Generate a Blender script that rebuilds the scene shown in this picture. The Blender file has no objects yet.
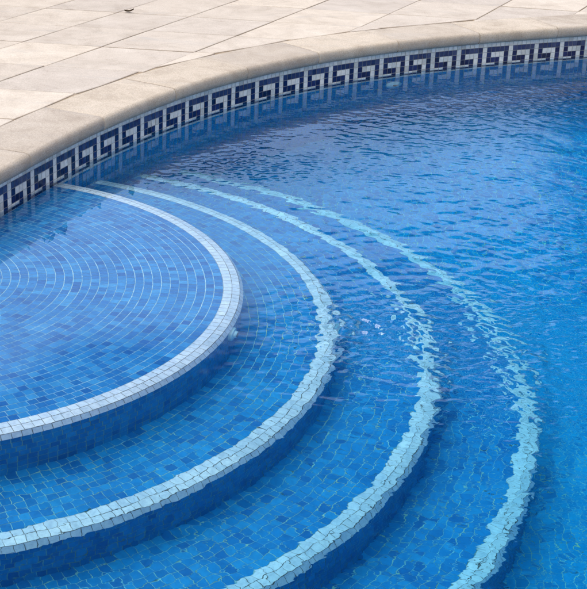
import bpy, bmesh, math, random
import numpy as np
from mathutils import Matrix, Vector

random.seed(7)
rng = np.random.default_rng(11)
scene = bpy.context.scene
COL = scene.collection

# ------------------------------------------------------------------ measures (metres)
H, PITCH, ROLL, FPX = 1.566, 0.39487, 0.04695, 1402.9
WX, WY, WR, WA, WK1, WK2 = -0.09075, 6.05067, 3.25193, 0.83591, -0.01416, -0.08243
CX, CY = -1.1725, 3.76861
TR = [0.96613, 1.25364, 1.55354, 1.84265]           # inner edge of each white nosing
TD = [0.0502, 0.2654, 0.4422, 0.6290]               # depth of each tread
FLOOR = 0.86
P = 0.02595                                          # mosaic pitch
COPE_TOP, COPE_BOT = 0.165, 0.106

# ------------------------------------------------------------------ wall line
DS = 0.01
_n = np.arange(-560, 561)
SS = _n * DS
_k = 1 / WR + WK1 * SS + WK2 * SS ** 2
_k = np.where(np.abs(SS) > 1.9, 0, np.maximum(_k, 0))
HD = -np.cumsum(_k) * DS
HD = HD - HD[560] + WA
WXS = np.cumsum(np.cos(HD)) * DS; WXS = WXS - WXS[560] + WX
WYS = np.cumsum(np.sin(HD)) * DS; WYS = WYS - WYS[560] + WY
S_A, S_B = -4.9, 4.2

def wall(s, t=0.0):
    x = np.interp(s, SS, WXS); y = np.interp(s, SS, WYS); h = np.interp(s, SS, HD)
    return x - math.sin(h) * t, y + math.cos(h) * t

def st_of(x, y):
    x = np.asarray(x, float); y = np.asarray(y, float)
    sub = slice(0, None, 3)
    d = (x[..., None] - WXS[sub]) ** 2 + (y[..., None] - WYS[sub]) ** 2
    i = d.argmin(-1)
    hx = HD[sub][i]; dx = x - WXS[sub][i]; dy = y - WYS[sub][i]
    return SS[sub][i] + dx * np.cos(hx) + dy * np.sin(hx), -dx * np.sin(hx) + dy * np.cos(hx)

# ------------------------------------------------------------------ node helpers
def mat(name):
    m = bpy.data.materials.new(name); m.use_nodes = True
    nt = m.node_tree; nt.nodes.clear()
    out = nt.nodes.new('ShaderNodeOutputMaterial')
    return m, nt, out

def N(nt, kind, **kw):
    n = nt.nodes.new(kind)
    for k, v in kw.items():
        if k in n.inputs.keys(): n.inputs[k].default_value = v
        else: setattr(n, k, v)
    return n

def ramp(nt, stops):
    r = nt.nodes.new('ShaderNodeValToRGB')
    e = r.color_ramp.elements
    while len(e) < len(stops): e.new(0.5)
    for q, (p, c) in zip(e, stops):
        q.position = p; q.color = (*c, 1) if len(c) == 3 else c
    return r

def mixc(nt, a, b, fac, mode='MIX'):
    m = nt.nodes.new('ShaderNodeMix'); m.data_type = 'RGBA'; m.blend_type = mode
    for sock, v in ((m.inputs[0], fac), (m.inputs[6], a), (m.inputs[7], b)):
        if hasattr(v, 'links'): nt.links.new(v, sock)
        elif isinstance(v, (int, float)): sock.default_value = v
        else: sock.default_value = (*v, 1)
    return m.outputs[2]

# ------------------------------------------------------------------ materials
def tile_material():
    m, nt, out = mat('glazed_mosaic_tile')
    at = N(nt, 'ShaderNodeAttribute', attribute_name='tile_colour')
    tc = N(nt, 'ShaderNodeTexCoord')
    n2 = N(nt, 'ShaderNodeTexNoise', Scale=3.2, Detail=4.0)
    nt.links.new(tc.outputs['Object'], n2.inputs['Vector'])
    r2 = ramp(nt, [(0.3, (.86, .90, .93)), (0.7, (1.08, 1.05, 1.03))])
    nt.links.new(n2.outputs['Fac'], r2.inputs['Fac'])
    c = mixc(nt, at.outputs['Color'], r2.outputs['Color'], 1.0, 'MULTIPLY')
    gz = N(nt, 'ShaderNodeTexNoise', Scale=85.0, Detail=3.0, Roughness=.65)
    nt.links.new(tc.outputs['Object'], gz.inputs['Vector'])
    rg = ramp(nt, [(0.28, (.74, .78, .84)), (0.55, (1, 1, 1)), (0.75, (1.16, 1.12, 1.08))])
    nt.links.new(gz.outputs['Fac'], rg.inputs['Fac'])
    c = mixc(nt, c, rg.outputs['Color'], 1.0, 'MULTIPLY')
    b = N(nt, 'ShaderNodeBsdfPrincipled', Roughness=0.22)
    nt.links.new(c, b.inputs['Base Color'])
    bp = N(nt, 'ShaderNodeBump', Strength=0.25, Distance=0.001)
    n3 = N(nt, 'ShaderNodeTexNoise', Scale=70.0, Detail=2.0)
    nt.links.new(tc.outputs['Object'], n3.inputs['Vector'])
    nt.links.new(n3.outputs['Fac'], bp.inputs['Height']); nt.links.new(bp.outputs[0], b.inputs['Normal'])
    nt.links.new(b.outputs[0], out.inputs[0])
    return m

def grout_material(name, col, dirt):
    m, nt, out = mat(name)
    tc = N(nt, 'ShaderNodeTexCoord')
    nz = N(nt, 'ShaderNodeTexNoise', Scale=9.0, Detail=6.0)
    nt.links.new(tc.outputs['Object'], nz.inputs['Vector'])
    r = ramp(nt, [(0.35, col), (0.72, dirt)])
    nt.links.new(nz.outputs['Fac'], r.inputs['Fac'])
    b = N(nt, 'ShaderNodeBsdfPrincipled', Roughness=0.9)
    nt.links.new(r.outputs['Color'], b.inputs['Base Color'])
    nt.links.new(b.outputs[0], out.inputs[0])
    return m

def stone_material(name, base, dark, light, speck, streak):
    m, nt, out = mat(name)
    tc = N(nt, 'ShaderNodeTexCoord'); oi = N(nt, 'ShaderNodeObjectInfo')
    mp = N(nt, 'ShaderNodeVectorMath', operation='MULTIPLY_ADD')
    comb = N(nt, 'ShaderNodeCombineXYZ')
    mul = N(nt, 'ShaderNodeMath', operation='MULTIPLY'); mul.inputs[1].default_value = 23.0
    nt.links.new(oi.outputs['Random'], mul.inputs[0])
    nt.links.new(mul.outputs[0], comb.inputs[0]); nt.links.new(mul.outputs[0], comb.inputs[2])
    mp.inputs[1].default_value = (1, 1, 1)
    nt.links.new(tc.outputs['Object'], mp.inputs[0]); nt.links.new(comb.outputs[0], mp.inputs[2])
    big = N(nt, 'ShaderNodeTexNoise', Scale=6.5, Detail=9.0, Roughness=0.70, Distortion=0.6)
    nt.links.new(mp.outputs[0], big.inputs['Vector'])
    r = ramp(nt, [(0.25, dark), (0.5, base), (0.75, light)])
    nt.links.new(big.outputs['Fac'], r.inputs['Fac'])
    # fine grain
    fine = N(nt, 'ShaderNodeTexNoise', Scale=230.0, Detail=3.0)
    nt.links.new(mp.outputs[0], fine.inputs['Vector'])
    rf = ramp(nt, [(0.3, (1 - speck,) * 3), (0.7, (1 + speck * .7,) * 3)])
    nt.links.new(fine.outputs['Fac'], rf.inputs['Fac'])
    c = mixc(nt, r.outputs['Color'], rf.outputs['Color'], 1.0, 'MULTIPLY')
    # grey worn streaks
    sm = N(nt, 'ShaderNodeMapping'); sm.inputs['Scale'].default_value = (1.0, 3.2, 1.0); sm.inputs['Rotation'].default_value = (0, 0, 0.35)
    nt.links.new(mp.outputs[0], sm.inputs['Vector'])
    sn = N(nt, 'ShaderNodeTexNoise', Scale=2.6, Detail=9.0, Roughness=0.7, Distortion=1.2)
    nt.links.new(sm.outputs[0], sn.inputs['Vector'])
    rs = ramp(nt, [(0.56, (0, 0, 0)), (0.74, (1, 1, 1))])
    nt.links.new(sn.outputs['Fac'], rs.inputs['Fac'])
    ml = N(nt, 'ShaderNodeMath', operation='MULTIPLY'); ml.inputs[1].default_value = streak
    nt.links.new(rs.outputs['Color'], ml.inputs[0])
    c = mixc(nt, c, (0.40, 0.37, 0.35), ml.outputs[0])
    # small pits and chips
    vo = N(nt, 'ShaderNodeTexVoronoi', Scale=26.0)
    nt.links.new(mp.outputs[0], vo.inputs['Vector'])
    wn = N(nt, 'ShaderNodeTexNoise', Scale=7.0, Detail=2.0)
    nt.links.new(mp.outputs[0], wn.inputs['Vector'])
    th = N(nt, 'ShaderNodeMath', operation='MULTIPLY'); th.inputs[1].default_value = 0.16
    nt.links.new(wn.outputs['Fac'], th.inputs[0])
    lt = N(nt, 'ShaderNodeMath', operation='LESS_THAN')
    nt.links.new(vo.outputs['Distance'], lt.inputs[0]); nt.links.new(th.outputs[0], lt.inputs[1])
    lm = N(nt, 'ShaderNodeMath', operation='MULTIPLY'); lm.inputs[1].default_value = 0.42
    nt.links.new(lt.outputs[0], lm.inputs[0])
    c = mixc(nt, c, (0.30, 0.23, 0.17), lm.outputs[0])
    # each block its own tone
    rt = ramp(nt, [(0.0, (.89, .885, .89)), (1.0, (1.06, 1.045, 1.01))])
    nt.links.new(oi.outputs['Random'], rt.inputs['Fac'])
    c = mixc(nt, c, rt.outputs['Color'], 1.0, 'MULTIPLY')
    b = N(nt, 'ShaderNodeBsdfPrincipled', Roughness=0.85)
    b.inputs['Specular IOR Level'].default_value = 0.3
    nt.links.new(c, b.inputs['Base Color'])
    bp = N(nt, 'ShaderNodeBump', Strength=0.35, Distance=0.003)
    add = N(nt, 'ShaderNodeMath', operation='ADD')
    nt.links.new(fine.outputs['Fac'], add.inputs[0]); nt.links.new(big.outputs['Fac'], add.inputs[1])
    nt.links.new(add.outputs[0], bp.inputs['Height']); nt.links.new(bp.outputs[0], b.inputs['Normal'])
    nt.links.new(b.outputs[0], out.inputs[0])
    return m

def water_material():
    m, nt, out = mat('pool_water')
    g = N(nt, 'ShaderNodeBsdfGlass', IOR=1.333, Roughness=0.0)
    g.inputs['Color'].default_value = (1, 1, 1, 1)
    tc = N(nt, 'ShaderNodeTexCoord')
    mp = N(nt, 'ShaderNodeMapping'); mp.inputs['Scale'].default_value = (1.0, 1.5, 1.0)
    nt.links.new(tc.outputs['Object'], mp.inputs['Vector'])
    n1 = N(nt, 'ShaderNodeTexNoise', Scale=21.0, Detail=1.5, Roughness=0.45, Distortion=0.7)
    nt.links.new(mp.outputs[0], n1.inputs['Vector'])
    at = N(nt, 'ShaderNodeAttribute', attribute_name='chop')
    mu = N(nt, 'ShaderNodeMath', operation='MULTIPLY')
    nt.links.new(n1.outputs['Fac'], mu.inputs[0]); nt.links.new(at.outputs['Fac'], mu.inputs[1])
    bp = N(nt, 'ShaderNodeBump', Strength=1.0, Distance=0.006)
    nt.links.new(mu.outputs[0], bp.inputs['Height']); nt.links.new(bp.outputs[0], g.inputs['Normal'])
    nt.links.new(g.outputs[0], out.inputs['Surface'])
    va = N(nt, 'ShaderNodeVolumeAbsorption', Density=1.0)
    va.inputs['Color'].default_value = (0.30, 0.90, 0.975, 1)
    nt.links.new(va.outputs[0], out.inputs['Volume'])
    return m

def plain_material(name, col, rough, var=0.15, scale=12.0):
    m, nt, out = mat(name)
    tc = N(nt, 'ShaderNodeTexCoord')
    nz = N(nt, 'ShaderNodeTexNoise', Scale=scale, Detail=5.0)
    nt.links.new(tc.outputs['Object'], nz.inputs['Vector'])
    r = ramp(nt, [(0.3, tuple(c * (1 - var) for c in col)), (0.7, tuple(c * (1 + var) for c in col))])
    nt.links.new(nz.outputs['Fac'], r.inputs['Fac'])
    b = N(nt, 'ShaderNodeBsdfPrincipled', Roughness=rough)
    nt.links.new(r.outputs['Color'], b.inputs['Base Color'])
    nt.links.new(b.outputs[0], out.inputs[0])
    return m

M_TILE = tile_material()
M_GROUT = grout_material('pale_blue_grout', (.46, .72, .82), (.28, .54, .66))
M_GROUT2 = grout_material('green_tinted_grout', (.26, .64, .74), (.42, .60, .42))
M_NOSEGROUT = grout_material('dark_grey_grout', (.14, .17, .20), (.22, .24, .24))
M_BANDGROUT = grout_material('light_grey_grout', (.42, .43, .42), (.30, .31, .30))
M_SLAB = stone_material('cream_paving_stone', (.51, .440, .378), (.395, .332, .278), (.59, .52, .455), .16, .70)
M_COPE = stone_material('sandy_coping_stone', (.455, .385, .318), (.34, .278, .222), (.54, .465, .395), .22, .40)
def mortar_material():
    m, nt, out = mat('joint_mortar')
    tc = N(nt, 'ShaderNodeTexCoord')
    nz = N(nt, 'ShaderNodeTexNoise', Scale=2.6, Detail=5.0, Roughness=.7)
    nt.links.new(tc.outputs['Object'], nz.inputs['Vector'])
    r = ramp(nt, [(0.36, (.20, .135, .075)), (0.50, (.34, .26, .18)), (0.62, (.52, .44, .36))])
    nt.links.new(nz.outputs['Fac'], r.inputs['Fac'])
    b = N(nt, 'ShaderNodeBsdfPrincipled', Roughness=0.95)
    nt.links.new(r.outputs['Color'], b.inputs['Base Color'])
    nt.links.new(b.outputs[0], out.inputs[0])
    return m
M_MORTAR = mortar_material()
M_COPE2 = plain_material('pale_joint_mortar', (.40, .33, .26), .95, .25, 6.0)
M_WATER = water_material()
M_FIT = plain_material('pale_blue_plastic', (.36, .66, .80), .35, .05)
M_HOLE = plain_material('dark_nozzle', (.02, .04, .06), .5, .1)
M_LEAF = plain_material('hedge_leaf', (.020, .050, .022), .6, .45, 3.0)
M_TWIG = plain_material('hedge_branch', (.09, .06, .04), .9, .2)

# ------------------------------------------------------------------ mesh helpers
def link(name, me, parent=None, loc=None):
    o = bpy.data.objects.new(name, me); COL.objects.link(o)
    if loc is not None: o.location = loc
    if parent is not None: o.parent = parent
    return o

def empty(name, loc, label, cat, group=None):
    o = bpy.data.objects.new(name, None); COL.objects.link(o)
    o.location = loc; o.empty_display_size = 0.1
    o['label'] = label; o['category'] = cat
    if group: o['group'] = group
    return o

class Quads:
    """quads with a material slot and a colour each, built into one mesh"""
    def __init__(self): self.v = []; self.m = []; self.c = []
    def add(self, q, mi, col=(1, 1, 1)):
        self.v.append(q); self.m.append(mi); self.c.append(col)
    def build(self, name, mats, parent=None, origin=(0, 0, 0)):
        v = np.array(self.v, float).reshape(-1, 3) - np.array(origin)
        nq = len(self.v)
        me = bpy.data.meshes.new(name)
        me.vertices.add(nq * 4); me.loops.add(nq * 4); me.polygons.add(nq)
        me.vertices.foreach_set('co', v.ravel())
        me.loops.foreach_set('vertex_index', np.arange(nq * 4))
        me.polygons.foreach_set('loop_start', np.arange(nq) * 4)
        me.polygons.foreach_set('material_index', np.array(self.m))
        at = me.attributes.new('tile_colour', 'FLOAT_COLOR', 'CORNER')
        c = np.ones((nq, 4, 4)); c[:, :, :3] = np.array(self.c)[:, None, :]
        at.data.foreach_set('color', c.ravel())
        for m in mats: me.materials.append(m)
        me.update(); me.validate()
        return link(name, me, parent)

BLUES = [((0.0099, 0.171, 0.486), 0.26), ((0.0144, 0.2142, 0.549), 0.36), ((0.0216, 0.2565, 0.603), 0.24), ((0.0396, 0.306, 0.648), 0.08), ((0.0063, 0.1332, 0.423), 0.06)]
DEEP = [((0.0056, 0.2697, 0.6138), 0.25), ((0.0074, 0.3162, 0.6789), 0.45), ((0.013, 0.3627, 0.7254), 0.22), ((0.0037, 0.2232, 0.5487), 0.08)]
TREAD = [((0.0068, 0.1955, 0.5185), 0.25), ((0.0085, 0.238, 0.5865), 0.42), ((0.0153, 0.2848, 0.6375), 0.23), ((0.0051, 0.1573, 0.459), 0.1)]
NOSE = [((.60, .74, .86), .5), ((.65, .78, .89), .3), ((.54, .69, .82), .2)]
def pick(pal, j=.05):
    u = random.random(); a = 0
    for c, w in pal:
        a += w
        if u <= a: break
    k = 1 + random.uniform(-j, j)
    return (c[0] * k, c[1] * k, c[2] * k)

def ring(Q, r0, r1, z0, z1, pal, keep=0.0, g=(.0011, .0016), gm=1, lift=.0012, cellz=None, shade=1.0, a_off=None, cell=True):
    """one ring of tiles from radius r0 to r1 (z0 to z1 for sloped rows) around the step centre"""
    rm = (r0 + r1) / 2
    n = max(6, int(round(2 * math.pi * rm / P)))
    da = 2 * math.pi / n
    a0 = random.random() * da if a_off is None else a_off
    # outward unit of the row (for lift)
    dr, dz = r1 - r0, z1 - z0
    L = math.hypot(dr, dz); nr, nz = -dz / L, dr / L
    tr, tz = dr / L, dz / L
    aa = a0 + np.arange(n) * da
    keepm = st_of(CX + rm * np.cos(aa + da / 2), CY + rm * np.sin(aa + da / 2))[1] < 0.014
    inv_ = aa[keepm]
    for a in inv_:
        b = a + da
        def pt(ang, r, z): return (CX + r * math.cos(ang), CY + r * math.sin(ang), z)
        if cell:
            Q.add((pt(a, r0, z0), pt(a, r1, z1), pt(b, r1, z1), pt(b, r0, z0)), gm)
        ga = g[1] / rm; gr = g[0]
        j = [random.uniform(-.0005, .0005) for _ in range(8)]
        zj = [random.uniform(-.0003, .0003) for _ in range(4)]
        ra, rb = gr, L - gr
        def tp(ang, u, k): return pt(ang, r0 + tr * u + nr * (lift + zj[k]), z0 + tz * u + nz * (lift + zj[k]))
        col = pick(pal)
        if shade != 1.0: col = tuple(c * shade for c in col)
        Q.add((tp(a + ga + j[0] / rm, ra + j[1], 0), tp(a + ga + j[2] / rm, rb + j[3], 1), tp(b - ga + j[4] / rm, rb + j[5], 2), tp(b - ga + j[6] / rm, ra + j[7], 3)), 0, col)

# ------------------------------------------------------------------ steps
step_words = ['topmost half round pool step just under the surface, broad blue mosaic with white edge',
              'second pool step down, blue mosaic crescent edged in white around the topmost step',
              'third curved pool step down with a wavering white tile edge under rippled water',
              'lowest curved pool step, next to the deep floor, its white edge broken up by ripples']
for i in range(4):
    t = empty('pool_step', (CX, CY, -FLOOR), step_words[i], 'pool step', 'curved entry steps of the pool')
    z = -TD[i]; ri = TR[i]
    r_out = ri + 2 * P                       # outer lip
    r_ris = r_out + .0030
    zlow = -(TD[i + 1] if i < 3 else FLOOR)
    # tread, from the riser of the step above to the white edge
    Q = Quads()
    r_in = (TR[i - 1] + 2 * P + .003) if i else 0.03
    n = int(round((ri - r_in) / P)); w = (ri - r_in) / n
    for k in range(n):
        ring(Q, r_in + k * w, r_in + (k + 1) * w, z, z, BLUES if i == 0 else TREAD, g=((random.uniform(.0007, .0013), .0006) if i == 0 else (.0008, .0007)))
    Q.build('tread', [M_TILE, M_GROUT if i == 0 else M_GROUT2], t, (CX, CY, -FLOOR))
    # nosing: two rows on top (the second slightly rounded over), one row on the lip
    Q = Quads(); ao = random.random() * .02
    ring(Q, ri, ri + P, z + .0005, z + .0005, NOSE, g=(.0007, .0008), a_off=ao)
    ring(Q, ri + P, ri + 2 * P - .003, z + .0005, z - .0075, NOSE, g=(.0007, .0008), a_off=ao, shade=.98)
    ring(Q, ri + 2 * P - .003, ri + 2 * P + .007, z - .0075, z - .0290, NOSE, g=(.0007, .0008), a_off=ao, shade=1.06)
    Q.build('nosing', [M_TILE, M_NOSEGROUT], t, (CX, CY, -FLOOR))
    # riser
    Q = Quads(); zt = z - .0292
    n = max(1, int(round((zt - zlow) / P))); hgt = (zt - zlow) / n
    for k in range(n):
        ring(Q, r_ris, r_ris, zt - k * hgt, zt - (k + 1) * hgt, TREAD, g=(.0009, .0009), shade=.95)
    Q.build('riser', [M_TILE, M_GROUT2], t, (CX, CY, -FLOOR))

# ------------------------------------------------------------------ pool outline, wall, floor, coping
poly_s = np.arange(S_A, S_B + .001, 0.02)
outline = [wall(s) for s in poly_s]
NEAR_Y = 1.35
xe, ye = outline[-1]
# wall: the curved tiled wall seen in the photograph plus plain returns out of frame
wall_o = empty('pool_wall', (*wall(0.0), -FLOOR), 'curved pool wall lined with mosaic, a white and navy Greek key band along the waterline', 'pool wall')
WO = (*wall(0.0), -FLOOR)
ZB = 0.0832
WHITE = [((.80, .78, .72), .45), ((.84, .82, .77), .25), ((.70, .70, .66), .2), ((.62, .60, .55), .1)]
NAVY = [((.008, .011, .075), .55), ((.016, .021, .110), .25), ((.006, .008, .050), .2)]
NAVY_SHEEN = [((.034, .044, .130), .5), ((.060, .072, .165), .25), ((.02, .028, .10), .25)]  # top bar row: gloss of the glaze painted in as greyer navy
KEY = {1: {0, 1, 2, 3, 4}, 2: {0, 4}, 3: {0, 1, 2, 4}, 4: {2, 4}, 5: {4, 5, 0, 1, 2}}
def wall_tile(Q, s0, s1, z0, z1, pal, gx=.0012, gz=.0012, shade=1.0):
    j = [random.uniform(-.0004, .0004) for _ in range(4)]
    tt = [-.0030 + random.uniform(-.0003, .0003) for _ in range(4)]
    a, b = s0 + gx, s1 - gx
    q = [(*wall(a + j[0], tt[0]), z1 + gz), (*wall(b + j[1], tt[1]), z1 + gz), (*wall(b + j[2], tt[2]), z0 - gz), (*wall(a + j[3], tt[3]), z0 - gz)]
    Q.add(q, 0, tuple(c * shade for c in pick(pal)))
S_T0 = -12 * 6 * P - 16 * 6 * P
band, low = Quads(), Quads()
ncol = int((4.1 - S_T0) / P)
for k in range(ncol):
    s0 = S_T0 + k * P; s1 = s0 + P; c = k % 6
    band.add([(*wall(s0, -.0016), ZB - 6 * P), (*wall(s1, -.0016), ZB - 6 * P), (*wall(s1, -.0016), ZB + P + .01), (*wall(s0, -.0016), ZB + P + .01)], 1)
    low.add([(*wall(s0, -.0016), -FLOOR), (*wall(s1, -.0016), -FLOOR), (*wall(s1, -.0016), ZB - 6 * P), (*wall(s0, -.0016), ZB - 6 * P)], 1)
    for r in range(0, 7):
        pal = (NAVY_SHEEN if r == 1 else NAVY) if c in KEY.get(r, ()) else WHITE
        zt = ZB - (r - 1) * P
        wall_tile(band, s0, s1, zt, zt - P, pal, .0010, .0010)
    for r in range(int((FLOOR + ZB - 6 * P) / P)):
        zt = ZB - (6 + r) * P
        wall_tile(low, s0, s1, zt, zt - P, DEEP, .0012, .0012, .9)
band.build('key_pattern_band', [M_TILE, M_BANDGROUT], wall_o, WO)
low.build('blue_wall_tiles', [M_TILE, M_GROUT2], wall_o, WO)
# plain blue returns of the basin beside and below the camera's view
ret = Quads()
x0, y0 = outline[0]; x1, y1 = outline[-1]
pts = [(x1, y1), (x1 + .02, NEAR_Y), (x0 - .02, NEAR_Y), (x0, y0)]
for (a, b) in zip(pts[:-1], pts[1:]):
    L = math.hypot(b[0] - a[0], b[1] - a[1]); n = max(1, int(L / .104))
    for k in range(n):
        u0, u1 = k / n, (k + 1) / n
        p0 = (a[0] + (b[0] - a[0]) * u0, a[1] + (b[1] - a[1]) * u0); p1 = (a[0] + (b[0] - a[0]) * u1, a[1] + (b[1] - a[1]) * u1)
        for zz in np.arange(-FLOOR, .10, .104):
            ret.add([(*p0, zz), (*p1, zz), (*p1, min(zz + .104, .16)), (*p0, min(zz + .104, .16))], 0, pick(DEEP))
ret.build('basin_return', [M_TILE], wall_o, WO)
for o in wall_o.children: pass

# floor
Q = Quads()
Q.add([(-3.2, .9, -FLOOR - .001), (5.0, .9, -FLOOR - .001), (5.0, 9.0, -FLOOR - .001), (-3.2, 9.0, -FLOOR - .001)], 1)
gx = np.arange(-1.4, 3.9, P); gy = np.arange(1.4, 8.2, P)
GX, GY = np.meshgrid(gx, gy, indexing='ij')
far = (GX - CX) ** 2 + (GY - CY) ** 2 > (TR[3] + .03) ** 2
cx_, cy_ = GX[far] + P / 2, GY[far] + P / 2
ok = []
for q in range(0, len(cx_), 4000):
    ok.append(st_of(cx_[q:q + 4000], cy_[q:q + 4000])[1] < .01)
ok = np.concatenate(ok)
ca, sa = math.cos(.5), math.sin(.5)
for x, y in zip(cx_[ok], cy_[ok]):
    h = P / 2 - .0009
    zz = -FLOOR
    q = []
    for ux, uy in ((-h, -h), (h, -h), (h, h), (-h, h)):
        q.append((x + ux + random.uniform(-.0006, .0006), y + uy + random.uniform(-.0006, .0006), zz + random.uniform(0, .0006)))
    Q.add(q, 0, pick(DEEP))
fl = Q.build('pool_floor', [M_TILE, M_GROUT2]); fl['kind'] = 'structure'

# ------------------------------------------------------------------ coping stones
def coping_profile():
    """(t, z) points from under the lip, over the round nose, to the back"""
    pr = [(.03, COPE_BOT), (-.014, COPE_BOT)]
    c = (-.012, (COPE_TOP + COPE_BOT) / 2); hh = (COPE_TOP - COPE_BOT) / 2; ww = .026
    for k in range(1, 12):
        a = -math.pi / 2 + math.pi * k / 12
        ca_, sa_ = math.cos(a), math.sin(a)
        pr.append((c[0] - ww * abs(ca_) ** .8, c[1] + hh * math.copysign(abs(sa_) ** .9, sa_)))
    pr += [(.006, COPE_TOP - .0006), (.03, COPE_TOP), (.10, COPE_TOP + .0003), (.17, COPE_TOP), (.2135, COPE_TOP - .0004), (.2150, COPE_TOP - .0018), (.2150, COPE_BOT)]
    return pr
cope = empty('pool_coping', (*wall(0.0, .1), COPE_BOT), 'sandy stone coping with rounded lip running along the curved pool edge above the key pattern', 'coping')
CO = Vector((*wall(0.0, .1), COPE_BOT))
joints = [-4.34, -3.83, -3.32, -2.81, -2.30, -1.79, -1.27, -.76, -.27, .19, .68, 1.17, 1.64, 2.13, 2.63, 3.13, 3.63]
prof = coping_profile()
for a, b in zip(joints[:-1], joints[1:]):
    bm = bmesh.new()
    a2, b2 = a + .0014, b - .0014
    n = max(8, int((b2 - a2) / .03))
    ssx = [a2 + (b2 - a2) * k / n for k in range(n + 1)]
    ssx = [a2, a2 + .0022] + ssx[1:-1] + [b2 - .0022, b2]
    dz = random.uniform(-.0012, .0012); dt = random.uniform(-.0015, .0015)
    rows = []
    for idx, s in enumerate(ssx):
        endf = .0018 if idx in (0, len(ssx) - 1) else 0.0       # softened arrises at the joints
        row = []
        for (t, z) in prof:
            zz = z + dz - (endf if z > COPE_BOT + .02 else 0)
            tt = t + dt + (endf if t < 0 else 0)
            row.append(bm.verts.new(Vector((*wall(s, tt), zz)) - CO))
        rows.append(row)
    m = len(prof)
    for r0_, r1_ in zip(rows[:-1], rows[1:]):
        for k in range(m):
            bm.faces.new((r0_[k], r0_[(k + 1) % m], r1_[(k + 1) % m], r1_[k]))
    bm.faces.new(rows[0][::-1]); bm.faces.new(rows[-1])
    bmesh.ops.recalc_face_normals(bm, faces=bm.faces)
    for f in bm.faces: f.smooth = True
    me = bpy.data.meshes.new('coping_stone'); bm.to_mesh(me); bm.free()
    me.materials.append(M_COPE)
    try: me.set_sharp_from_angle(angle=math.radians(40))
    except Exception: pass
    link('coping_stone', me, cope)
# mortar in the coping joints, a little below the stone
bm = bmesh.new()
inner = [(t + .003 if t < .05 else t - .004, z - .003 if z > COPE_BOT + .02 else z + .002) for t, z in prof]
rows = []
for s in np.arange(joints[0], joints[-1] + .001, .03):
    rows.append([bm.verts.new(Vector((*wall(s, t), z)) - CO) for t, z in inner])
m = len(inner)
for r0_, r1_ in zip(rows[:-1], rows[1:]):
    for k in range(m): bm.faces.new((r0_[k], r0_[(k + 1) % m], r1_[(k + 1) % m], r1_[k]))
bm.faces.new(rows[0][::-1]); bm.faces.new(rows[-1])
bmesh.ops.recalc_face_normals(bm, faces=bm.faces)
me = bpy.data.meshes.new('joint_mortar'); bm.to_mesh(me); bm.free(); me.materials.append(M_COPE2 if 'M_COPE2' in globals() else M_MORTAR)
link('joint_mortar', me, cope)

# ------------------------------------------------------------------ deck
deck_hole = [wall(s, .02) for s in poly_s] + [(x1 + .04, NEAR_Y - .02), (x0 - .04, NEAR_Y - .02)]
cen = (0.9, 4.6)
def densify(pts, step):
    out = []
    for a, b in zip(pts, pts[1:] + pts[:1]):
        L = math.hypot(b[0] - a[0], b[1] - a[1]); n = max(1, int(L / step))
        for k in range(n): out.append((a[0] + (b[0] - a[0]) * k / n, a[1] + (b[1] - a[1]) * k / n))
    return out
hole = densify(deck_hole, .25)
bm = bmesh.new(); ZG = COPE_TOP - .0055
rad = [None, 4, 30, 400]
loops = [[bm.verts.new((x, y, ZG)) for x, y in hole]]
for R_ in (9, 40, 900):
    lp = []
    for x, y in hole:
        a = math.atan2(y - cen[1], x - cen[0]); lp.append(bm.verts.new((cen[0] + R_ * math.cos(a), cen[1] + R_ * math.sin(a), ZG)))
    loops.append(lp)
n = len(hole)
for l0, l1 in zip(loops[:-1], loops[1:]):
    for k in range(n):
        try: bm.faces.new((l0[k], l0[(k + 1) % n], l1[(k + 1) % n], l1[k]))
        except ValueError: pass
bmesh.ops.recalc_face_normals(bm, faces=bm.faces)
me = bpy.data.meshes.new('ground'); bm.to_mesh(me); bm.free(); me.materials.append(M_MORTAR)
gr = link('ground', me); gr['kind'] = 'structure'

deck = bpy.data.objects.new('pool_deck', None); COL.objects.link(deck); deck.location = (-.88, 6.09, COPE_TOP); deck['kind'] = 'structure'
DO = Vector((-.88, 6.09, COPE_TOP))
# joint lines as measured: A lines run away from the pool, B rows cross them
AX = {-6: -2.96, -5: -2.54, -4: -2.11, -3: -1.61, -2: -1.245, -1: -.885, 0: -.465, 1: -.03, 2: .425, 3: .85, 4: 1.28, 5: 1.70, 6: 2.12, 7: 2.55}
BY = {-4: 4.47, -3: 4.87, -2: 5.27, -1: 5.68, 0: 6.085, 1: 6.46, 2: 6.83, 3: 7.20, 4: 7.60, 5: 8.00, 6: 8.40, 7: 8.80, 8: 9.2}
TA = math.tan(math.radians(66.2))
def crossing(i, j):
    # A: y = 6.1 + (x - AX)*TA      B: y = BY - .055*(x + .88) - .02*(x+.88)^2
    x = AX[i]
    for _ in range(20):
        y = BY[j] - .055 * (x + .88) - .02 * max(0, x + .88) ** 2 * .6
        x = AX[i] + (y - 6.1) / TA
    return (x, y)
def clip(poly, p, nrm):
    out = []
    for a, b in zip(poly, poly[1:] + poly[:1]):
        da = (a[0] - p[0]) * nrm[0] + (a[1] - p[1]) * nrm[1]; db = (b[0] - p[0]) * nrm[0] + (b[1] - p[1]) * nrm[1]
        if da >= 0: out.append(a)
        if da * db < 0:
            u = da / (da - db); out.append((a[0] + (b[0] - a[0]) * u, a[1] + (b[1] - a[1]) * u))
    return out
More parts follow.
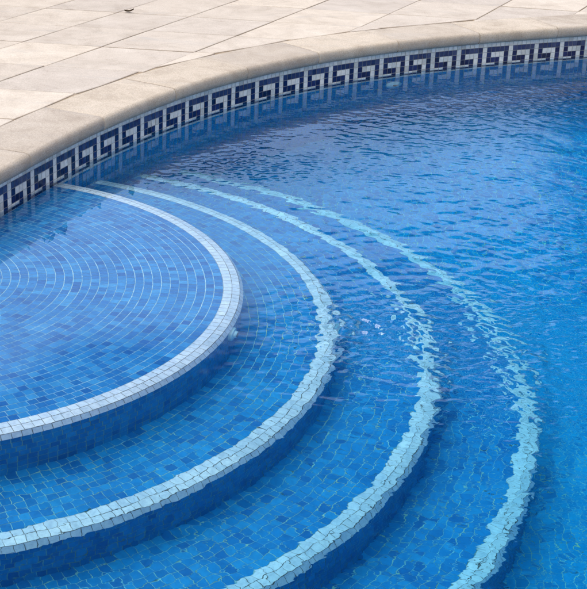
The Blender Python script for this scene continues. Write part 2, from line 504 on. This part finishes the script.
def inset(poly, d):
    res = []
    n = len(poly); c = (sum(p[0] for p in poly) / n, sum(p[1] for p in poly) / n)
    for k in range(n):
        a, b, c2 = poly[k - 1], poly[k], poly[(k + 1) % n]
        e0 = Vector((b[0] - a[0], b[1] - a[1])); e1 = Vector((c2[0] - b[0], c2[1] - b[1]))
        if e0.length < 1e-6 or e1.length < 1e-6: return None
        e0.normalize(); e1.normalize()
        n0 = Vector((-e0.y, e0.x)); n1 = Vector((-e1.y, e1.x))
        den = 1 + n0.dot(n1)
        if den < .15: return None
        v = (n0 + n1) / den
        res.append((b[0] + v.x * d, b[1] + v.y * d))
    return res
def area(p): return sum(a[0] * b[1] - a[1] * b[0] for a, b in zip(p, p[1:] + p[:1])) / 2
for i in range(-6, 7):
    for j in range(-4, 8):
        pl = [crossing(i, j), crossing(i + 1, j), crossing(i + 1, j + 1), crossing(i, j + 1)]
        if area(pl) < 0: pl = pl[::-1]
        cxm = sum(p[0] for p in pl) / 4; cym = sum(p[1] for p in pl) / 4
        s, t = st_of(np.array([cxm]), np.array([cym])); s, t = float(s[0]), float(t[0])
        if t < -.1 or t > 3.2: continue
        if t < .8:
            for so in (-.16, 0, .16):
                p = wall(s + so, .2160); hh = float(np.interp(s + so, SS, HD))
                pl = clip(pl, p, (-math.sin(hh), math.cos(hh)))
                if len(pl) < 3: break
        if len(pl) < 3 or area(pl) < .0006: continue
        # drop near-duplicate corners
        q = []
        for p in pl:
            if not q or math.hypot(p[0] - q[-1][0], p[1] - q[-1][1]) > .012: q.append(p)
        if math.hypot(q[0][0] - q[-1][0], q[0][1] - q[-1][1]) <= .012: q.pop()
        if len(q) < 3: continue
        g = random.choice([.0014, .0018, .0024, .0036])
        def shrink(pp, k):
            mx = sum(p[0] for p in pp) / len(pp); my = sum(p[1] for p in pp) / len(pp)
            return [(mx + (p[0] - mx) * k, my + (p[1] - my) * k) for p in pp]
        p0 = inset(q, g)
        if p0:
            mx = sum(p[0] for p in p0) / len(p0); my = sum(p[1] for p in p0) / len(p0)
            p0 = [(p[0] + (mx - p[0]) * f_, p[1] + (my - p[1]) * f_) for p in p0 for f_ in (random.choice([0, 0, .004, .010]),)]
        p1 = inset(p0, .0022) if p0 else None
        if p1 is None or area(p1) <= 0 or area(q) < .03: p0, p1 = shrink(q, .985), shrink(q, .965)
        bm = bmesh.new()
        tilt = (random.uniform(-.003, .003), random.uniform(-.003, .003)); dz = random.uniform(-.0012, .0008)
        def hz(p, z): return COPE_TOP + z + dz + (p[0] - cxm) * tilt[0] + (p[1] - cym) * tilt[1]
        lo = [bm.verts.new(Vector((p[0], p[1], COPE_TOP - .03)) - DO) for p in p0]
        mi = [bm.verts.new(Vector((p[0], p[1], hz(p, -.0022))) - DO) for p in p0]
        to = [bm.verts.new(Vector((p[0], p[1], hz(p, -.0004))) - DO) for p in p1]
        k_ = len(p0)
        for k in range(k_):
            k2 = (k + 1) % k_
            bm.faces.new((lo[k], lo[k2], mi[k2], mi[k])); bm.faces.new((mi[k], mi[k2], to[k2], to[k]))
        bm.faces.new(to)
        me = bpy.data.meshes.new('paving_slab'); bm.to_mesh(me); bm.free(); me.materials.append(M_SLAB)
        link('paving_slab', me, deck)

# a dry leaf curled on the paving
bm = bmesh.new()
LX, LY = -.867, 6.84
grid = []
for a in range(9):
    u = a / 8; wd = .016 * math.sin(math.pi * min(1, u * 1.08 + .02)) ** .8
    row = []
    for b in range(5):
        v = b / 4 * 2 - 1
        row.append(bm.verts.new((u * .075 - .037, v * wd, .004 + .010 * v * v + .012 * (u - .4) ** 2 * 4)))
    grid.append(row)
for a in range(8):
    for b in range(4): bm.faces.new((grid[a][b], grid[a + 1][b], grid[a + 1][b + 1], grid[a][b + 1]))
bmesh.ops.solidify(bm, geom=bm.faces[:], thickness=.0008)
me = bpy.data.meshes.new('dry_leaf'); bm.to_mesh(me); bm.free()
me.materials.append(plain_material('dry_brown_leaf', (.09, .055, .025), .8, .4, 40.0))
lf = link('dry_leaf', me, None, (LX, LY, COPE_TOP + .001)); lf.rotation_euler = (0, 0, .25); lf.scale = (.62, .62, .62)
lf['label'] = 'small dry brown leaf lying on the pale paving at the upper left'; lf['category'] = 'leaf'

# ------------------------------------------------------------------ return inlets
def make_inlet(pos, nrm, label, rad=.034):
    t = empty('return_inlet', pos, label, 'pool inlet', 'round inlet fittings under water')
    nz = Vector(nrm).normalized()
    up = Vector((0, 0, 1)); ux = up.cross(nz).normalized(); uy = nz.cross(ux)
    R3 = Matrix((ux, uy, nz)).transposed()
    def lathe(name, prof, mt, seg=32):
        bm = bmesh.new(); rr = []
        for (r, d) in prof:
            rr.append([bm.verts.new(R3 @ Vector((r * math.cos(2 * math.pi * k / seg), r * math.sin(2 * math.pi * k / seg), d))) for k in range(seg)])
        for a, b in zip(rr[:-1], rr[1:]):
            for k in range(seg): bm.faces.new((a[k], a[(k + 1) % seg], b[(k + 1) % seg], b[k]))
        bm.faces.new(rr[-1])
        bmesh.ops.recalc_face_normals(bm, faces=bm.faces)
        for f in bm.faces: f.smooth = True
        me = bpy.data.meshes.new(name); bm.to_mesh(me); bm.free(); me.materials.append(mt)
        try: me.set_sharp_from_angle(angle=math.radians(35))
        except Exception: pass
        return link(name, me, t)
    lathe('flange', [(rad, -.006), (rad, .006), (rad * .95, .0095), (rad * .88, .0105), (rad * .84, .0095), (rad * .62, .012), (rad * .55, .012)], M_FIT)
    lathe('eyeball_nozzle', [(rad * .54, .009), (rad * .53, .014), (rad * .46, .018), (rad * .38, .0195), (rad * .33, .0195), (rad * .31, .014)], M_FIT)
    lathe('outlet_hole', [(rad * .32, .0140), (rad * .32, .0200), (rad * .27, .0204)], M_HOLE)
    return t
def on_riser(i, az, z, label, rad=.034):
    r = TR[i] + 2 * P + .003
    a = math.radians(az)
    make_inlet((CX + r * math.cos(a), CY + r * math.sin(a), z), (math.cos(a), math.sin(a), 0), label, rad)
on_riser(0, -11.0, -.122, 'small pale blue round inlet on the riser below the topmost step', .034)
on_riser(1, 4.0, -.335, 'small round inlet on the riser of the second step, blurred by swirling water', .032)
sx, sz = .690, -.190
hh = float(np.interp(sx, SS, HD))
make_inlet((*wall(sx, -.004), sz), (math.sin(hh), -math.cos(hh), 0), 'pale turquoise round inlet on the curved pool wall below the Greek key band', .048)

# ------------------------------------------------------------------ water
XA, XB, YA, YB, ST = -1.35, 1.78, 1.95, 7.30, .007
nx = int(round((XB - XA) / ST)) + 1; ny = int(round((YB - YA) / ST)) + 1
wxs = np.linspace(XA, XB, nx); wys = np.linspace(YA, YB, ny)
X, Y = np.meshgrid(wxs, wys, indexing='ij')
def smooth(a, b, x):
    t = np.clip((x - a) / (b - a), 0, 1); return t * t * (3 - 2 * t)
def waves(X, Y, n, lmin, lmax, slope, aniso, base_dir, seed):
    r = np.random.default_rng(seed); h = np.zeros_like(X)
    for _ in range(n):
        lam = lmin * (lmax / lmin) ** r.random()
        d = base_dir + r.normal() * aniso
        k = 2 * math.pi / lam
        # crest-warp so that the sines do not run dead straight
        px = X + .05 * lam / .1 * np.sin(2 * math.pi * (Y / (lam * 5.1) + r.random())) 
        py = Y + .05 * lam / .1 * np.sin(2 * math.pi * (X / (lam * 4.3) + r.random()))
        env = .5 + .5 * np.sin(2 * math.pi * (X * r.normal() * .35 / lam * .6 + Y * r.normal() * .35 / lam * .6 + r.random()))
        h += env * np.sin(k * (px * math.cos(d) + py * math.sin(d)) + r.random() * 7) / k
    return h * slope * math.sqrt(2.0 / n) * 1.6
RC = np.hypot(X - CX, Y - CY)
calm = smooth(.97, 1.40, RC)                                  # quiet over the top step
nearc = smooth(2.5, 3.7, Y)                                   # quieter towards the near end
J = np.exp(-(((X - .42) / .34) ** 2 + ((Y - 3.48) / .32) ** 2))   # jet boil over the third edge
J2 = np.exp(-(((X - .20) / .11) ** 2 + ((Y - 3.54) / .12) ** 2))
J3 = np.exp(-(((X - .92) / .45) ** 2 + ((Y - 6.10) / .33) ** 2))
J5 = np.exp(-(((X + .16) / .30) ** 2 + ((Y - 4.97) / .19) ** 2))
J4 = np.exp(-(((X - .62) / .22) ** 2 + ((Y - 3.35) / .40) ** 2))
mid = np.exp(-(((X - .65) / .65) ** 2 + ((Y - 3.30) / .42) ** 2))
amp_l = (.012 + .988 * calm) * (.40 + .40 * nearc + .2 * mid)
amp_s = (.03 + .97 * calm) * (.30 + .12 * nearc + .28 * mid) * (1 + .35 * smooth(.2, .7, X))
S_, T_ = st_of(X[::4, ::4], Y[::4, ::4])
T_ = np.repeat(np.repeat(T_, 4, 0), 4, 1)[:nx, :ny]
k5 = np.ones(9) / 9
for ax in (0, 1): T_ = np.apply_along_axis(lambda v: np.convolve(np.pad(v, 4, mode='edge'), k5, 'valid'), ax, T_)
lee = .40 + .60 * smooth(.25, .95, -T_)                       # sheltered strip under the wall
farw = smooth(3.9, 4.8, Y) * lee * (1 - .6 * smooth(.45, .95, X) * (1 - smooth(5.5, 6.0, Y)))
h = waves(X, Y, 24, .10, .40, .014, .7, 1.45, 3) * amp_l * lee
h += waves(X, Y, 40, .035, .10, .040, .75, 1.50, 5) * amp_s * lee * (1 - .45 * smooth(4.2, 4.8, Y))
h += waves(X, Y, 40, .035, .11, .016, .26, 1.47, 21) * farw * calm     # long-crested wavelets running towards the wall
patch = np.clip(.5 + 9.0 * waves(X, Y * 1.6, 10, .5, 1.3, .10, 1.5, .8, 31), .12, 1.0)
fine = smooth(1.02, 1.25, RC) * (.35 * smooth(3.2, 3.6, Y) + .65 * smooth(4.1, 4.8, Y)) * (.45 + .55 * lee) * patch * (1 - .55 * smooth(.75, 1.1, X))
h += waves(X, Y, 44, .024, .055, .036, .20, 1.50, 33) * fine                # fine wind-drawn streaks
h += waves(X, Y, 30, .026, .05, .16, 1.6, 1.2, 8) * (.62 * J + 2.2 * J2 + .25 * J4 + .26 * J3 + .60 * J5)
h += waves(X, Y, 20, .05, .12, .10, 1.5, 1.2, 9) * (.65 * J + .30 * J3 + .8 * J2 + .30 * J5)
for (sx_, sy_, lam, am, fall) in ((.34, 3.51, .055, .07, .42), (.17, 3.54, .035, .10, .16), (.55, 5.95, .06, .022, .5), (.42, 6.15, .05, .03, .25)):
    rr = np.hypot(X - sx_, Y - sy_)
    wob = 1 + .06 * np.sin(3 * np.arctan2(Y - sy_, X - sx_) + 1.0)
    h += am * lam / (2 * math.pi) * np.sin(2 * math.pi * rr * wob / lam) * np.exp(-(rr / fall) ** 1.4) * smooth(0, .05, rr) * calm
edge = np.minimum.reduce([smooth(XA, XA + .1, X), 1 - smooth(XB - .1, XB, X), smooth(YA, YA + .1, Y), 1 - smooth(YB - .1, YB, Y)])
h *= edge
chop = (.01 + .99 * calm) * (.085 + .14 * smooth(.1, .6, X) * (1 - smooth(3.4, 4.0, Y)) - .05 * nearc + .7 * J + .4 * J4 + .4 * J3) * edge
me = bpy.data.meshes.new('pool_water')
co = np.stack([X, Y, h], -1).reshape(-1, 3)
idx = np.arange(nx * ny).reshape(nx, ny)
quads = np.stack([idx[:-1, :-1], idx[1:, :-1], idx[1:, 1:], idx[:-1, 1:]], -1).reshape(-1, 4)
OX0, OX1, OY0, OY1, ZD = -3.4, 5.2, 1.0, 9.2, -1.2
ex = np.array([(OX0, OY0, 0), (OX1, OY0, 0), (OX1, OY1, 0), (OX0, OY1, 0), (OX0, OY0, ZD), (OX1, OY0, ZD), (OX1, OY1, ZD), (OX0, OY1, ZD)], float)
b0 = nx * ny
verts = np.concatenate([co, ex])
faces = [list(idx[::-1, 0]) + [b0 + 0, b0 + 1], list(idx[-1, ::-1]) + [b0 + 1, b0 + 2], list(idx[:, -1]) + [b0 + 2, b0 + 3], list(idx[0, :]) + [b0 + 3, b0 + 0],
         [b0 + 0, b0 + 4, b0 + 5, b0 + 1], [b0 + 1, b0 + 5, b0 + 6, b0 + 2], [b0 + 2, b0 + 6, b0 + 7, b0 + 3], [b0 + 3, b0 + 7, b0 + 4, b0 + 0], [b0 + 7, b0 + 6, b0 + 5, b0 + 4]]
loops_ = np.concatenate([quads.ravel()] + [np.array(f) for f in faces])
starts = list(np.arange(len(quads)) * 4); p = len(quads) * 4
for f in faces: starts.append(p); p += len(f)
me.vertices.add(len(verts)); me.loops.add(len(loops_)); me.polygons.add(len(starts))
me.vertices.foreach_set('co', verts.ravel()); me.loops.foreach_set('vertex_index', loops_)
me.polygons.foreach_set('loop_start', np.array(starts))
sm_ = np.ones(len(starts), bool); sm_[len(quads):] = False
me.polygons.foreach_set('use_smooth', sm_)
at = me.attributes.new('chop', 'FLOAT', 'POINT')
at.data.foreach_set('value', np.concatenate([chop.ravel(), np.zeros(8)]))
me.update(); me.validate(); me.materials.append(M_WATER)
wo = link('pool_water', me); wo['kind'] = 'structure'

# ------------------------------------------------------------------ clipped hedge beyond the deck (seen only as a dark reflection)
def hedge(p0, p1, height, depth, label):
    L = math.hypot(p1[0] - p0[0], p1[1] - p0[1]); d = ((p1[0] - p0[0]) / L, (p1[1] - p0[1]) / L); nn = (-d[1], d[0])
    t = empty('hedge', (p0[0], p0[1], ZG), label, 'hedge')
    n = int(L * height * 2800); v = np.zeros((n * 4, 3))
    u = rng.random(n) * L; w = (rng.random(n) - .5) * depth; z = rng.random(n) ** .8 * height
    z += .05 * np.sin(u * 2.3) + .02 * np.sin(u * 7.1 + 1)
    c = np.stack([d[0] * u + nn[0] * w, d[1] * u + nn[1] * w, np.maximum(z, .02)], -1)
    a = rng.normal(size=(n, 3)); a /= np.linalg.norm(a, axis=1)[:, None]
    b = np.cross(a, rng.normal(size=(n, 3))); b /= np.linalg.norm(b, axis=1)[:, None]
    sz = (.03 + .025 * rng.random(n))[:, None]
    v[0::4] = c - a * sz; v[1::4] = c - b * sz * .6; v[2::4] = c + a * sz; v[3::4] = c + b * sz * .6
    me = bpy.data.meshes.new('foliage'); me.vertices.add(n * 4); me.loops.add(n * 4); me.polygons.add(n)
    me.vertices.foreach_set('co', v.ravel()); me.loops.foreach_set('vertex_index', np.arange(n * 4)); me.polygons.foreach_set('loop_start', np.arange(n) * 4)
    me.update(); me.validate(); me.materials.append(M_LEAF); link('foliage', me, t)
    bm = bmesh.new()
    for k in range(int(L / .6)):
        x = .3 + k * .6; r = .025; seg = 7; zs = (0, height * .5, height * .85)
        rr = [[bm.verts.new((d[0] * x + r * (1 - .35 * q) * math.cos(6.283 * s / seg), d[1] * x + r * (1 - .35 * q) * math.sin(6.283 * s / seg), zz)) for s in range(seg)] for q, zz in enumerate(zs)]
        for a_, b_ in zip(rr[:-1], rr[1:]):
            for s in range(seg): bm.faces.new((a_[s], a_[(s + 1) % seg], b_[(s + 1) % seg], b_[s]))
    me = bpy.data.meshes.new('stems'); bm.to_mesh(me); bm.free(); me.materials.append(M_TWIG); link('stems', me, t)
hedge((-3.75, 6.9), (.05, 14.2), 1.96, .7, 'tall clipped dark green hedge along the left side of the paved deck')
hedge((.25, 14.2), (4.6, 15.9), 2.15, .7, 'tall clipped dark green hedge along the far end of the paved deck')

# ------------------------------------------------------------------ camera
cam = bpy.data.cameras.new('camera'); co_ = bpy.data.objects.new('camera', cam); COL.objects.link(co_)
cp, sp = math.cos(PITCH), math.sin(PITCH); cr, sr = math.cos(ROLL), math.sin(ROLL)
R0 = Vector((1, 0, 0)); U0 = Vector((0, sp, cp)); F0 = Vector((0, cp, -sp))
right = cr * R0 + sr * U0; up = -sr * R0 + cr * U0
mtx = Matrix((right, up, -F0)).transposed().to_4x4(); mtx.translation = (0, 0, H)
co_.matrix_world = mtx
cam.sensor_fit = 'HORIZONTAL'; cam.sensor_width = 36; cam.lens = FPX / 587 * 36
cam.clip_start = .05; cam.clip_end = 3000
scene.camera = co_

# ------------------------------------------------------------------ light
SUN_EL, SUN_AZ = 66.0, 135.0                # azimuth counter-clockwise from +X
sd = Vector((math.cos(math.radians(SUN_EL)) * math.cos(math.radians(SUN_AZ)), math.cos(math.radians(SUN_EL)) * math.sin(math.radians(SUN_AZ)), math.sin(math.radians(SUN_EL))))
sun = bpy.data.lights.new('sun', 'SUN'); sun.energy = 2.5; sun.angle = math.radians(32); sun.color = (1.0, .96, .92)
so = bpy.data.objects.new('sun', sun); COL.objects.link(so); so.rotation_euler = sd.to_track_quat('Z', 'Y').to_euler(); so.location = (0, 0, 10)

w = bpy.data.worlds.new('World'); scene.world = w; w.use_nodes = True
nt = w.node_tree; nt.nodes.clear()
out = nt.nodes.new('ShaderNodeOutputWorld'); bg = nt.nodes.new('ShaderNodeBackground'); bg.inputs['Strength'].default_value = .10
sky = nt.nodes.new('ShaderNodeTexSky'); sky.sky_type = 'NISHITA'; sky.sun_disc = False
sky.sun_elevation = math.radians(SUN_EL); sky.sun_rotation = math.radians(90 - SUN_AZ); sky.air_density = 1.0; sky.dust_density = 1.5
tc = nt.nodes.new('ShaderNodeTexCoord')
mp = nt.nodes.new('ShaderNodeMapping'); mp.inputs['Scale'].default_value = (1.6, 1.6, 3.2)
nt.links.new(tc.outputs['Generated'], mp.inputs['Vector'])
cl = N(nt, 'ShaderNodeTexNoise', Scale=1.6, Detail=6.0, Roughness=.55, Distortion=.4)
nt.links.new(mp.outputs[0], cl.inputs['Vector'])
sx3 = nt.nodes.new('ShaderNodeSeparateXYZ'); nt.links.new(tc.outputs['Generated'], sx3.inputs[0])
# cloud bank to the north-west, clearing towards the east
b1 = N(nt, 'ShaderNodeMath', operation='MULTIPLY_ADD'); b1.inputs[1].default_value = -1.8; b1.inputs[2].default_value = .26
nt.links.new(sx3.outputs[0], b1.inputs[0])
bz = N(nt, 'ShaderNodeMapRange'); bz.inputs['From Min'].default_value = .33; bz.inputs['From Max'].default_value = .48; bz.inputs['To Min'].default_value = 0.0; bz.inputs['To Max'].default_value = -.85
nt.links.new(sx3.outputs[2], bz.inputs['Value'])
b2 = N(nt, 'ShaderNodeMath', operation='ADD'); nt.links.new(cl.outputs['Fac'], b2.inputs[0]); nt.links.new(b1.outputs[0], b2.inputs[1])
b3 = N(nt, 'ShaderNodeMath', operation='ADD'); nt.links.new(b2.outputs[0], b3.inputs[0]); nt.links.new(bz.outputs[0], b3.inputs[1])
rp = ramp(nt, [(.40, (0, 0, 0)), (.58, (1, 1, 1))]); nt.links.new(b3.outputs[0], rp.inputs['Fac'])
blue = mixc(nt, sky.outputs[0], (.06, .36, .90), 1.0, 'MULTIPLY')
cloud = mixc(nt, blue, (7.4, 10.2, 15.6), rp.outputs['Color'])
# thin bright haze overhead
hz_ = ramp(nt, [(.70, (0, 0, 0)), (.92, (1, 1, 1))]); nt.links.new(sx3.outputs[2], hz_.inputs['Fac'])
# and a bright southern haze, added to light the tile band
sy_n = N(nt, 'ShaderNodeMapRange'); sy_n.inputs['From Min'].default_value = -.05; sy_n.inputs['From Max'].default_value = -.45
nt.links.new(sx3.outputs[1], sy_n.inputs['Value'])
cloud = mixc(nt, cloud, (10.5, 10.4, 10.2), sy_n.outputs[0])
cloud = mixc(nt, cloud, (23.0, 23.3, 23.8), hz_.outputs['Color'])
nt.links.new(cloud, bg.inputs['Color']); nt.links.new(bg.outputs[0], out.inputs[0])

scene.render.filter_size = 1.2
scene.view_settings.view_transform = 'Standard'; scene.view_settings.look = 'None'
scene.view_settings.exposure = 0; scene.view_settings.gamma = 1
scene.render.engine = 'CYCLES'
cy = scene.cycles
cy.max_bounces = 10; cy.diffuse_bounces = 3; cy.glossy_bounces = 5; cy.transmission_bounces = 12
cy.caustics_refractive = True; cy.caustics_reflective = True
cy.sample_clamp_indirect = 6.0
cy.use_denoising = True
cy.use_adaptive_sampling = True; cy.adaptive_threshold = .03
